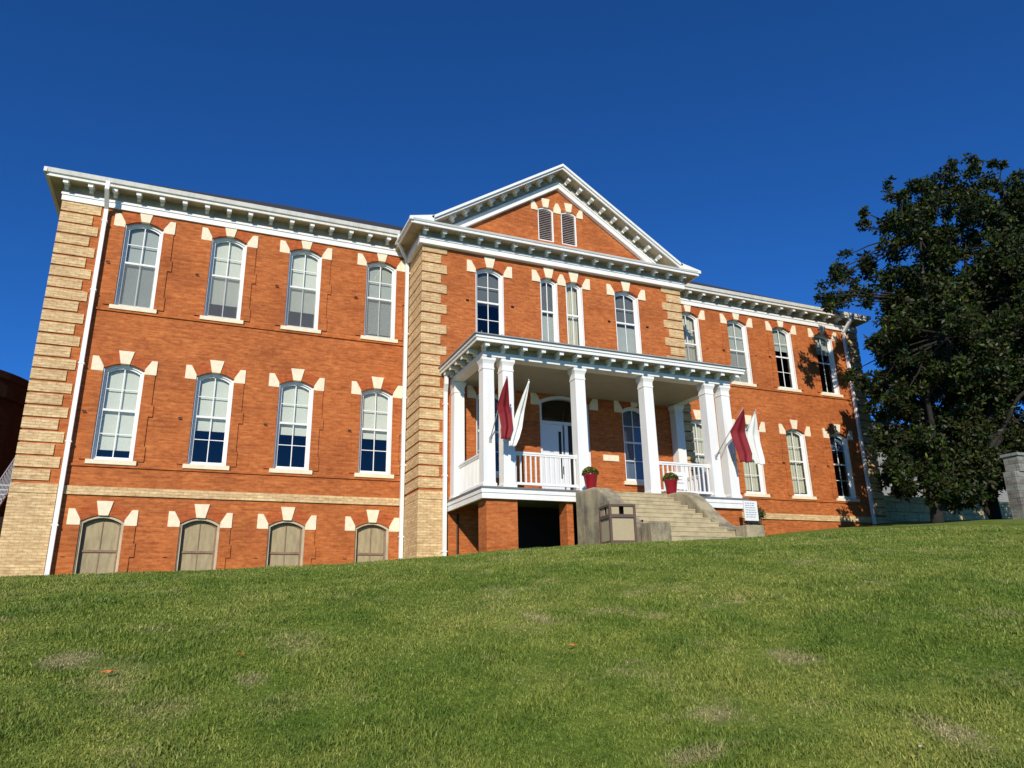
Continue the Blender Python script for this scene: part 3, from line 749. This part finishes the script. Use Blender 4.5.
def cheek(xa,xb):
    top = [(-4.61,2.60),(-5.55,2.59),(-5.85,2.52),(-6.15,2.34),(-6.45,2.08),(-6.75,1.82),(-7.05,1.60),(-7.35,1.45),(-7.62,1.37),(-7.8,1.35)]
    g = MB(); poly = [(-4.61,-.6)]+top+[(-7.8,-.6)]
    poly = poly[::-1]
    g.prismx(poly, xa, xb); o = obj('cheek_wall', g, M['concrete'], steps, bevel=.05)
    g = MB(); g.box(xa-.05,xb+.05,-8.22,-7.8,-.6,1.40); p_ = obj('end_block', g, M['concrete'], o, bevel=.02)
cheek(10.31,10.75); cheek(13.01,13.45)

# ------------------------------------------------------------------ pots with mums
def pot(x,y,z,label):
    t = thing('flower_pot', (x,y,z), label, 'flower pot', 'glazed flower pots on the stair walls')
    g = MB(); g.lathe([(.12,0),(.135,.02),(.185,.36),(.20,.37),(.20,.42),(.18,.43),(.17,.38)],(x,y,z),24)
    obj('pot', g, M['potred'], t, smooth=True)
    g = MB(); g.lathe([(.18,.36),(.18,.385)],(x,y,z),16); obj('soil', g, M['soil'], t)
    m = MB(); tones=[]
    for i in range(1500):
        th=random.random()*2*math.pi; ph=math.acos(random.random()); r=.23*(.75+.28*random.random())
        c=Vector((x+r*math.sin(ph)*math.cos(th), y+r*math.sin(ph)*math.sin(th), z+.40+.95*r*math.cos(ph)))
        a=Vector((random.gauss(0,1),random.gauss(0,1),random.gauss(0,1))).normalized(); b=a.cross(Vector((random.random(),.3,1))).normalized(); s_=.016+.012*random.random()
        m.add([c-a*s_,c-b*s_*.6,c+a*s_,c+b*s_*.6],[(0,1,2,3)]); tones += [random.random()*(.45 if ph>1.1 else 1)]*4
    o = obj('flowers', m, M['mum'], t); at=o.data.attributes.new('tone','FLOAT','POINT'); at.data.foreach_set('value',tones)
M['mum'] = simpleleaf('mum_plant', [(0,(.04,.08,.01)),(.4,(.10,.14,.015)),(.62,(.32,.24,.012)),(1,(.50,.34,.02))])
pot(10.53,-5.12,2.60,'red glazed pot of yellow flowers on the stair wall nearest the entrance door')
pot(13.2,-5.0,2.60,'red glazed pot of yellow flowers on the right stair wall beside the white notice')

# ------------------------------------------------------------------ notice on railing and sign
t = thing('notice_board', (14.0,CY-.07,2.85), 'white rectangular notice hung on the porch railing beside the right flower pot', 'notice')
g = MB(); g.box(13.58,14.25,CY-.075,CY-.055,2.88,3.40); obj('panel', g, M['white'], t)
g = MB()
for i,(a,b) in enumerate(((13.72,14.12),(13.68,14.10),(13.74,14.14))): g.box(a,b,CY-.079,CY-.0755,3.26-i*.10,3.285-i*.10)
obj('faded_lines', g, M['signinkred'], t)
t = thing('information_sign', (15.9,-5.1,1.2), 'white rectangular sign with blue lines of text at the right end of the porch', 'sign')
g = MB(); g.box(15.62,16.12,-5.12,-5.09,1.92,2.50); obj('panel', g, M['flagwhite'], t)
g = MB()
random.seed(3)
for i in range(7):
    x = 15.67
    while x < 16.0:
        l = .04+.07*random.random(); g.box(x,min(x+l,16.06),-5.124,-5.1205,2.42-i*.067,2.445-i*.067); x += l+.02
obj('text_lines', g, M['signink'], t)
g = MB(); g.box(15.66,16.08,-5.13,-5.05,1.84,1.915); g.box(15.84,15.90,-5.088,-5.04,.8,2.45); obj('post', g, M['iron'], t)

# ------------------------------------------------------------------ litter bin
t = thing('litter_bin', (9.28,-8.42,gnd(9.28,-8.42)), 'square tan litter bin with a dark brown frame standing before the steps', 'litter bin')
bx_,by_ = 9.28,-8.42; bz = gnd(bx_,by_)-.02; rot = R(-8)
def rmb(g, c, a):
    m_ = Matrix.Translation(c) @ Matrix.Rotation(a,4,'Z'); o = MB(); o.add([tuple(m_@Vector(v)) for v in g.v], g.f); o.m = g.m; return o
h=.28
g = MB()
for sx in (-1,1):
    for sy in (-1,1): g.box(sx*h-.025,sx*h+.025,sy*h-.025,sy*h+.025,0,.86)
for z0_,z1_ in ((.04,.10),(.58,.65),(.82,.865)):
    for s_ in (-1,1): g.box(-h+.025,h-.025,s_*h-.022,s_*h+.022,z0_,z1_); g.box(s_*h-.022,s_*h+.022,-h+.025,h-.025,z0_,z1_)
obj('frame', rmb(g,(bx_,by_,bz),rot), M['binframe'], t)
g = MB(); g.box(-h+.01,h-.01,-h+.012,h-.012,.08,.59); obj('side_panels', rmb(g,(bx_,by_,bz),rot), M['bin'], t)
g = MB()
for s_ in (-1,1):
    for c0,c1 in ((-h+.025,-.07),(.04,h-.025)): g.box(c0,c1,s_*(h-.012)-.006,s_*(h-.012)+.006,.65,.82); g.box(s_*(h-.012)-.006,s_*(h-.012)+.006,c0,c1,.65,.82)
obj('hood_panels', rmb(g,(bx_,by_,bz),rot), M['bin'], t)
g = MB(); g.box(-h+.02,h-.02,-h+.02,h-.02,.825,.855); obj('lid', rmb(g,(bx_,by_,bz),rot), M['binframe'], t)
g = MB(); g.box(-h+.05,h-.05,-h+.05,h-.05,.5,.64); obj('liner', rmb(g,(bx_,by_,bz),rot), M['iron'], t)

# ------------------------------------------------------------------ flags
def flag(base, tip, edges, mat, label, fold, yoff=0):
    """edges: rows of (left x, right x, z, y) down the hanging cloth"""
    t = thing('flag', base, label, 'flag', 'flags on the porch columns')
    g = MB(); b=Vector(base); e_=Vector(tip); d=(e_-b).normalized()
    g.tube([b-d*.02,e_],.014,7); g.lathe([(.0,0),(.025,.012),(.025,.03),(.0,.045)],tuple(e_),8)
    obj('pole', g, M['galv'], t, smooth=True)
    g = MB(); g.tube([b-d*.12,b+d*.10],.03,8); g.box(b.x-.04,b.x+.04,CY-.18,CY-.145,b.z-.10,b.z+.06); obj('socket', g, M['galv'], t)
    nr, nc = 26, 22; vs=[]
    E=np.array(edges,float); s=np.linspace(0,1,nr); es=np.linspace(0,1,len(E))
    rows=np.stack([np.interp(s,es,E[:,k]) for k in range(4)],1)
    for i in range(nr):
        xl_,xr_,z_,y_=rows[i]
        for j in range(nc):
            u=j/(nc-1); x=xl_+(xr_-xl_)*u
            f=fold*math.sin(u*3*math.pi+1.2*s[i]+.4)*min(1,s[i]*2+.1)
            vs.append((x, y_+f, z_+.03*math.sin(u*9)*s[i]*fold*8))
    fs=[(i*nc+j,(i+1)*nc+j,(i+1)*nc+j+1,i*nc+j+1) for i in range(nr-1) for j in range(nc-1)]
    g=MB(); g.add(vs,fs); o=obj('cloth', g, M[mat], t, smooth=True)
    m=o.modifiers.new('thick','SOLIDIFY'); m.thickness=.004
FC = CY-.17
flag((7.92,FC,3.96),(8.08,-5.25,5.46),[(8.06,8.09,5.44,-5.29),(7.98,8.18,5.10,-5.12),(7.92,8.26,4.74,-4.95),(7.98,8.33,4.55,-4.93),(8.04,8.36,4.2,-4.93),(8.03,8.27,3.86,-4.93)],'red','dark red flag hanging from the far left porch column',.035)
flag((8.48,FC,3.96),(8.72,-5.25,5.44),[(8.70,8.73,5.42,-5.28),(8.59,8.72,5.05,-5.12),(8.50,8.70,4.65,-4.92),(8.38,8.65,4.2,-4.85),(8.27,8.53,3.9,-4.92),(8.26,8.42,3.68,-4.92)],'flagwhite','white flag hanging folded beside the red flag at the left of the porch',.045)
flag((15.36,FC,3.94),(15.88,-5.25,5.28),[(15.86,15.90,5.26,-5.29),(15.72,16.02,4.98,-5.14),(15.58,16.10,4.62,-4.96),(15.66,16.18,4.25,-4.98),(15.76,16.24,3.95,-5.0),(15.80,16.18,3.68,-5.0)],'red','dark red flag hanging from the pair of columns at the right end',.04)
flag((15.99,FC,3.94),(16.40,-5.25,5.28),[(16.38,16.40,5.26,-5.22),(16.26,16.50,4.95,-5.12),(16.18,16.58,4.6,-5.0),(16.24,16.68,4.2,-4.95),(16.36,16.74,3.85,-4.95),(16.45,16.74,3.66,-4.95)],'flagwhite','white flag hanging in front of the brick right wing beside the corner column',.04)

# ------------------------------------------------------------------ foliage
def leaf_mesh(name, centers, radii, n_leaf, size, mat, parent, aspect=.42, up=.35):
    """rosettes of leaves: centers (n,3)"""
    n = len(centers); tot = n*n_leaf
    c = np.repeat(centers, n_leaf, 0); rad = np.repeat(radii, n_leaf)
    d = rng.normal(size=(tot,3)); d /= np.linalg.norm(d,axis=1)[:,None]
    p = c+d*(rad*rng.random(tot)**.5)[:,None]
    a = d+rng.normal(size=(tot,3))*.45; a[:,2] += up*.4; a /= np.linalg.norm(a,axis=1)[:,None]
    nn_ = np.cross(a, rng.normal(size=(tot,3))); nn_ /= np.linalg.norm(nn_,axis=1)[:,None]
    # favour leaf blades facing up
    fl = np.where((nn_[:,2] < 0)&(rng.random(tot) < .75), -1, 1); nn_ *= fl[:,None]
    b = np.cross(nn_, a)
    L = size*(.7+.6*rng.random(tot)); Wd_ = L*aspect*.5
    V = np.empty((tot,6,3))
    ts = [0,.3,.72,1.0]
    V[:,0] = p; V[:,1] = p+a*(L*.33)[:,None]+b*Wd_[:,None]; V[:,2] = p+a*(L*.72)[:,None]+b*(Wd_*.8)[:,None]-nn_*(L*.05)[:,None]
    V[:,3] = p+a*L[:,None]-nn_*(L*.12)[:,None]; V[:,4] = p+a*(L*.72)[:,None]-b*(Wd_*.8)[:,None]-nn_*(L*.05)[:,None]; V[:,5] = p+a*(L*.33)[:,None]-b*Wd_[:,None]
    o_ = np.array(parent['_o']); V -= o_
    me = bpy.data.meshes.new(name); me.vertices.add(tot*6); me.vertices.foreach_set('co', V.ravel())
    me.loops.add(tot*6); me.loops.foreach_set('vertex_index', np.arange(tot*6,dtype=np.int32))
    me.polygons.add(tot); me.polygons.foreach_set('loop_start', (np.arange(tot)*6).astype(np.int32))
    tone = np.clip(np.repeat(rng.random(n),n_leaf)*.6+rng.random(tot)*.45,0,1)
    at = me.attributes.new('tone','FLOAT','POINT'); at.data.foreach_set('value', np.repeat(tone,6))
    me.update(calc_edges=True); me.validate(); me.materials.append(mat)
    o = bpy.data.objects.new(name, me); COL.objects.link(o); o.parent = parent; o['_o'] = parent['_o']
    return o
def sample_blobs(blobs, dens, shell=.55):
    """leaf-clump centres: each mass breaks up into smaller tufts so light and sky get between them"""
    out = []
    for x,y,z,r in blobs:
        c = np.array([x,y,z])
        if r > .8:
            n = int(11*r**2)+4
            d = rng.normal(size=(n,3)); d /= np.linalg.norm(d,axis=1)[:,None]
            k = np.array([mnoise.noise(Vector((float(x+u[0]*1.7),float(y+u[1]*1.7),float(z+u[2]*1.7)))) for u in d])
            tc = c+d*(r*(.45+.50*rng.random(n)**.5)*(1+.30*k))[:,None]
            tr = .30+.26*rng.random(n)
        else:
            n = max(2,int(9*r)); d = rng.normal(size=(n,3)); d /= np.linalg.norm(d,axis=1)[:,None]
            tc = c+d*(r*.75*rng.random(n)**.5)[:,None]; tr = (.16+.12*rng.random(n))*min(1,r*2+.2)
        for t_,q in zip(tc,tr):
            m = int(dens*q**1.6)+3
            e = rng.normal(size=(m,3)); e /= np.linalg.norm(e,axis=1)[:,None]
            out.append(t_+e*(q*rng.random(m)**.45)[:,None]*np.array([1,1,.7]))
    return np.concatenate(out)
BLOBS = [(29.54, -4.3, 13.44, 2.76), (26.1, -4.6, 10.6, 1.75), (32.5, -2.8, 11.02, 3.56), (27.12, -3.8, 7.83, 2.42), (24.9, -5.9, 8.53, 1.73), (30.69, -3.8, 6.98, 2.75), (23.5, -5.0, 6.6, 0.75), (24.2, -4.3, 5.1, 0.8), (26.42, -4.3, 5.13, 1.38), (36.72, -3.3, 13.01, 3.96), (35.29, -3.3, 7.62, 3.19), (25.77, -5.1, 13.04, 1.33), (30.02, -4.3, 16.39, 1.33), (32.94, -4.3, 16.84, 1.49), (23.25, -5.3, 9.02, 0.72), (24.9, -3.6, 12.1, 0.75), (24.64, -3.4, 12.4, 0.6), (23.69, -3.2, 11.98, 0.55), (22.8, -3.0, 11.23, 0.4), (23.4, -2.9, 11.05, 0.46), (24.31, -4.0, 13.91, 0.33), (24.22, -4.0, 14.53, 0.2), (24.3, -3.4, 10.98, 0.47), (23.83, -3.2, 12.93, 0.24), (24.35, -3.0, 11.56, 0.48), (23.07, -3.2, 12.05, 0.24), (23.74, -2.6, 8.15, 0.36), (23.9, -3.0, 7.51, 0.46), (24.3, -3.6, 8.98, 0.69), (23.8, -4.0, 6.43, 0.6), (23.2, -4.0, 5.09, 0.57), (24.15, -3.3, 3.82, 0.44), (26.42, -4.3, 3.25, 0.61), (26.76, -4.3, 4.35, 0.99), (25.65, -4.3, 4.02, 0.88), (27.97, -4.3, 4.13, 0.77), (31.15, -3.3, 5.19, 0.77), (25.5, -4.8, 14.89, 0.55), (25.57, -4.3, 15.85, 0.24), (27.12, -4.5, 15.42, 0.88), (31.19, -4.3, 18.16, 0.44), (32.72, -4.3, 18.6, 0.24), (33.74, -4.3, 18.83, 0.29), (37.44, -3.3, 17.62, 1.48), (25.3, -3.9, 10.9, 0.75), (24.4, -4.9, 9.4, 0.75), (29.24, -5.8, 10.76, 2.23), (28.0, -3.5, 8.3, 2.3), (33.85, -5.5, 9.62, 2.23), (26.7, -4.0, 10.6, 1.5), (27.99, -2.9, 5.52, 1.32), (34.06, -3.8, 14.8, 2.2), (24.81, -2.9, 3.99, 0.66), (32.91, -4.1, 4.9, 1.66), (24.5, -3.5, 8.5, 0.5), (23.02, -4.6, 3.9, 0.55), (23.81, -4.8, 3.21, 0.55), (23.09, -4.6, 3.21, 0.34), (25.04, -4.6, 3.12, 0.56), (26.31, -4.4, 3.02, 0.58), (26.9, -4.6, 4.11, 0.95), (28.33, -4.5, 3.83, 0.52), (29.73, -4.5, 5.46, 0.77), (23.2, -4.2, 4.7, 0.57), (23.57, -4.0, 7.39, 0.66), (23.46, -3.6, 6.72, 0.37), (24.14, -4.8, 4.46, 0.84), (22.45, -3.0, 10.95, 0.28), (22.6, -3.0, 10.6, 0.25), (24.2, -5.0, 3.05, 0.45), (24.9, -5.2, 3.2, 0.6), (25.7, -5.0, 3.1, 0.6), (26.4, -4.9, 3.3, 0.65), (23.9, -5.1, 3.3, 0.4), (28.2, -5.4, 3.9, 0.7), (23.7,-3.6,6.3,.5),(24.0,-3.6,5.3,.6),(23.9,-3.8,4.4,.5),(24.5,-3.2,7.2,.6),(24.9,-3.6,8.9,.75),(24.6,-3.5,3.3,.5),(25.4,-3.6,3.6,.6),(24.9,-3.6,5.9,.9),(25.4,-3.8,4.6,.8),(26.4,-3.9,3.8,.7),(27.2,-3.6,4.4,.9)]
SPLIT = 28.8
def limb(g, a, b, r0, r1, n=6, wob=.25):
    a=Vector(a);b=Vector(b);pts=[];rs=[]
    for i in range(n+1):
        t=i/n; p=a.lerp(b,t); k=math.sin(t*math.pi)*wob
        p+=Vector((mnoise.noise(p*.9)*k,mnoise.noise(p*.9+Vector((7,0,0)))*k,.12*math.sin(t*math.pi)*(b-a).length*.5)); pts.append(p); rs.append(r0*(1-t)+r1*t)
    g.tube(pts,rs,8)
def tree(base, fork, blobs, label, extra=()):
    gz = gnd(base[0],base[1])
    t = thing('magnolia_tree', (base[0],base[1],gz), label, 'tree', 'dark magnolia trees right of the building')
    g = MB(); limb(g,(base[0],base[1],gz-.4),fork,.22,.17,5,.2)
    for x,y,z,r in blobs:
        if r > 1.0:
            limb(g,fork,(x,y,z),.11,.03,7,.6)
            for k in range(5):
                d=Vector(rng.normal(size=3)).normalized()*r*.85; limb(g,(x,y,z),Vector((x,y,z))+d,.035,.01,3,.2)
        else:
            # thin bough from the nearest big mass
            big=[q for q in blobs if q[3]>1.0]; 
            if big:
                q=min(big,key=lambda q:(q[0]-x)**2+(q[1]-y)**2+(q[2]-z)**2); limb(g,q[:3],(x,y,z),.05,.015,6,.4)
    for a,b,r0,r1 in extra: limb(g,a,b,r0,r1,6,.2)
    obj('trunk', g, M['bark'], t, smooth=True)
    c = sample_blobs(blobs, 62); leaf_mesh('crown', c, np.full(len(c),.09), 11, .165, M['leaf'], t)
b1_ = [b for b in BLOBS if b[0] < SPLIT]; b2_ = [b for b in BLOBS if b[0] >= SPLIT]
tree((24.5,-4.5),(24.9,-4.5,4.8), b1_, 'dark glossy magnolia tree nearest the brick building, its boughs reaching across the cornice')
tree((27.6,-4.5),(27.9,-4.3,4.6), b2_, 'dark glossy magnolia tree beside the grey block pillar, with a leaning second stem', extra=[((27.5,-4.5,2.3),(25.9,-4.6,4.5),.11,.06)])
# small shrub by the sign
t = thing('green_shrub', (19.9,-.8,gnd(19.9,-.8)), 'small green shrub at the foot of the right brick wing', 'shrub')
g = MB()
for k in range(6): limb(g,(19.9+random.uniform(-.1,.1),-.8,gnd(19.9,-.8)-.05),(19.9+random.uniform(-.3,.3),-.8+random.uniform(-.2,.2),2.8),.015,.006,3,.05)
obj('stems', g, M['bark'], t)
M['shrub'] = simpleleaf('shrub_leaf', [(0,(.02,.045,.01)),(1,(.07,.11,.025))])
c = sample_blobs([(19.85,-.8,2.35,.33),(20.0,-.75,2.75,.27),(19.8,-.8,3.0,.15)]*3, 130); leaf_mesh('foliage', c, np.full(len(c),.06), 8, .07, M['shrub'], t)

# fallen leaves on the lawn
M['orange'] = simpleleaf('fallen_leaf', [(0,(.45,.14,.03)),(1,(.45,.14,.03))], .7)

def fallen(x,y,label,s_,a,mat='orange'):
    z = gnd(x,y)+.042; t = MB(); vs=[]
    prof=[(-1,0),(-.6,.34),(0,.46),(.55,.3),(1,0)]
    for u,w in prof: vs += [(u*s_, w*s_, .25*s_*u*u),(u*s_,0,-.12*s_),(u*s_,-w*s_,.3*s_*abs(u))]
    t.add(vs,[(3*i+k,3*i+3+k,3*i+4+k,3*i+1+k) for i in range(4) for k in (0,1)])
    t.tube([(s_,0,0),(s_*1.6,.1*s_,.1*s_)],.0015,5)
    m_ = Matrix.Translation((x,y,z)) @ Matrix.Rotation(a,4,'Z') @ Matrix.Rotation(.5,4,'X'); o_=MB(); o_.add([tuple(m_@Vector(v)) for v in t.v],t.f)
    o=obj('fallen_leaf', o_, M[mat], None, (x,y,z)); md=o.modifiers.new('t','SOLIDIFY'); md.thickness=.001
    tag(o,label,'leaf','fallen leaves on the lawn')
M['orange'] = plain('dry_leaf', (.55,.20,.04), .7, .3, 60)
M['paleleaf'] = plain('pale_leaf', (.55,.50,.42), .7, .2, 60)
fallen(.44,-16.55,'bright orange fallen leaf at the lower left of the lawn',.036,.3)
fallen(1.26,-16.41,'orange fallen leaf on the lawn right of the other leaf at the left',.032,2.0)
fallen(3.58,-17.01,'small dull orange leaf on the lawn below the porch steps',.030,.15)
fallen(4.28,-19.34,'pale whitish scrap of leaf at the lower right edge of the lawn',.016,.4,'paleleaf')

# ------------------------------------------------------------------ far left: dark round tower and metal stair
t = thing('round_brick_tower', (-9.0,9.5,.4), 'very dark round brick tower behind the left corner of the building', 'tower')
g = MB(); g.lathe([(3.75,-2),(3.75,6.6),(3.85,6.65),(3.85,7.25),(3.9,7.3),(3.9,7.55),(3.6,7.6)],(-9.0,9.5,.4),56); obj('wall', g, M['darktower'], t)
t = thing('metal_stair', (-4.65,1.5,.5), 'light metal outside stair with thin balusters beside the left corner of the building', 'stair')
xl_,xr_ = -5.15,-4.15; sl_ = .68; yT,zT = 3.0,3.30; yB = -1.2
def stz(y): return zT+sl_*(y-yT)
ns=17
for k in range(ns):
    y=yB+(yT-yB)*(k+.5)/ns; z=stz(y+.12); tr_=MB(); tr_.box(xl_,xr_,y-.13,y+.13,z-.035,z); obj('tread', tr_, M['galv'], t)
g = MB(); g.box(xl_,xr_,3.0,4.4,3.26,3.31); obj('landing', g, M['galv'], t)
for xx in (xl_,xr_):
    g = MB()
    g.tube([(xx,yB,stz(yB)+1.0),(xx,yT,zT+1.0),(xx,4.4,zT+1.0)],.025,6); g.tube([(xx,yB,stz(yB)+.06),(xx,yT,zT+.06),(xx,4.4,zT+.06)],.025,6)
    for k in range(38):
        y=yB+(4.4-yB)*k/37; z=min(stz(y),zT); g.tube([(xx,y,z+.05),(xx,y,z+1.0)],.008,5)
    obj('railing', g, M['galv'], t)
for yy in (2.9,4.3):
    for xx in (xl_,xr_): g = MB(); g.tube([(xx,yy,-.5),(xx,yy,3.25)],.04,6); obj('post', g, M['galv'], t)
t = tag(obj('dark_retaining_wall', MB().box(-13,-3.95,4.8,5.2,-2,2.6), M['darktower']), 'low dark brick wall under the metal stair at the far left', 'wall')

# ------------------------------------------------------------------ right background
PX0, PZ = 26.62, 3.8
o = tag(obj('tan_block_wall', MB().box(27.9,42,.9,1.3,-1,3.95).box(27.85,42.05,.85,1.35,3.95,4.05), M['tan']), 'low tan block wall running right from the building behind the trees', 'wall')
g = MB(); g.box(PX0,PX0+1.7,-6.15,-5.75,-.5,PZ); g.box(PX0+.25,PX0+1.75,-6.2,-5.7,PZ,PZ+.55); g.box(PX0+.2,PX0+1.8,-6.25,-5.65,PZ+.55,PZ+.65)
tag(obj('grey_block_pillar', g, M['greyblock']), 'tall grey block pillar at the right edge beside the dark trees', 'pillar')
t = thing('white_house', (60,22,3), 'pale clapboard house glimpsed through the leaves right of the brick building', 'house')
g = MB(); g.box(48.5,72,18,28,0,11.6); obj('wall', g, M['siding'], t)
g = MB(); g.prismx([(17.5,11.6),(28.5,11.6),(23,15)],48.1,72.4); obj('roof', g, M['roof'], t)
for x in (50.2,54.5,59): 
    g = MB(); g.box(x,x+1.1,17.95,18.0,7.4,9.6); w_ = obj('window', g, M['white'], t); g = MB(); g.box(x+.1,x+1.0,17.92,17.949,7.5,9.5); obj('pane', g, M['iron'], w_)

# ------------------------------------------------------------------ sky, sun, camera
SUN = Vector((-.54,-1.0,.62)).normalized()
elev = math.asin(SUN.z); az = math.atan2(SUN.x, SUN.y)
w = bpy.data.worlds.new('World'); sc.world = w; w.use_nodes = True; nt = w.node_tree
bg = nt.nodes['Background']; sky = nt.nodes.new('ShaderNodeTexSky'); sky.sky_type = 'NISHITA'; sky.sun_disc = False
sky.sun_elevation = elev; sky.sun_rotation = az; sky.altitude = 600; sky.air_density = .75; sky.dust_density = .1; sky.ozone_density = 5.0
mixed = mixc(nt,'MULTIPLY', 1.0, sky.outputs[0], (.28,.86,1.48))     # deeper, clearer blue of a dry autumn sky
nt.links.new(mixed, bg.inputs['Color']); bg.inputs['Strength'].default_value = .092
sl = bpy.data.lights.new('sun','SUN'); sl.energy = 4.7; sl.angle = R(.5); sl.color = (1,.93,.82)
so = bpy.data.objects.new('sun', sl); COL.objects.link(so); so.rotation_euler = SUN.to_track_quat('Z','Y').to_euler()
cam = bpy.data.cameras.new('camera'); cam.sensor_width = 36; cam.lens = F/1024*36; cam.clip_end = 2000; cam.clip_start = .05
co = bpy.data.objects.new('camera', cam); COL.objects.link(co)
cy,sy,cp,sp = math.cos(YAW),math.sin(YAW),math.cos(PITCH),math.sin(PITCH)
f_ = Vector((sy*cp,cy*cp,sp)); rt = Vector((cy,-sy,0)); up = rt.cross(f_)
r2 = rt*math.cos(ROLL)+up*math.sin(ROLL); u2 = -rt*math.sin(ROLL)+up*math.cos(ROLL)
mt = Matrix((r2,u2,-f_)).transposed().to_4x4(); mt.translation = Vector(CAM.tolist()); co.matrix_world = mt
sc.camera = co
sc.view_settings.view_transform = 'Standard'; sc.view_settings.look = 'None'; sc.view_settings.exposure = 0; sc.view_settings.gamma = 1
sc.cycles.max_bounces = 8; sc.cycles.transparent_max_bounces = 12
for o in list(bpy.data.objects):
    if '_o' in o: del o['_o']
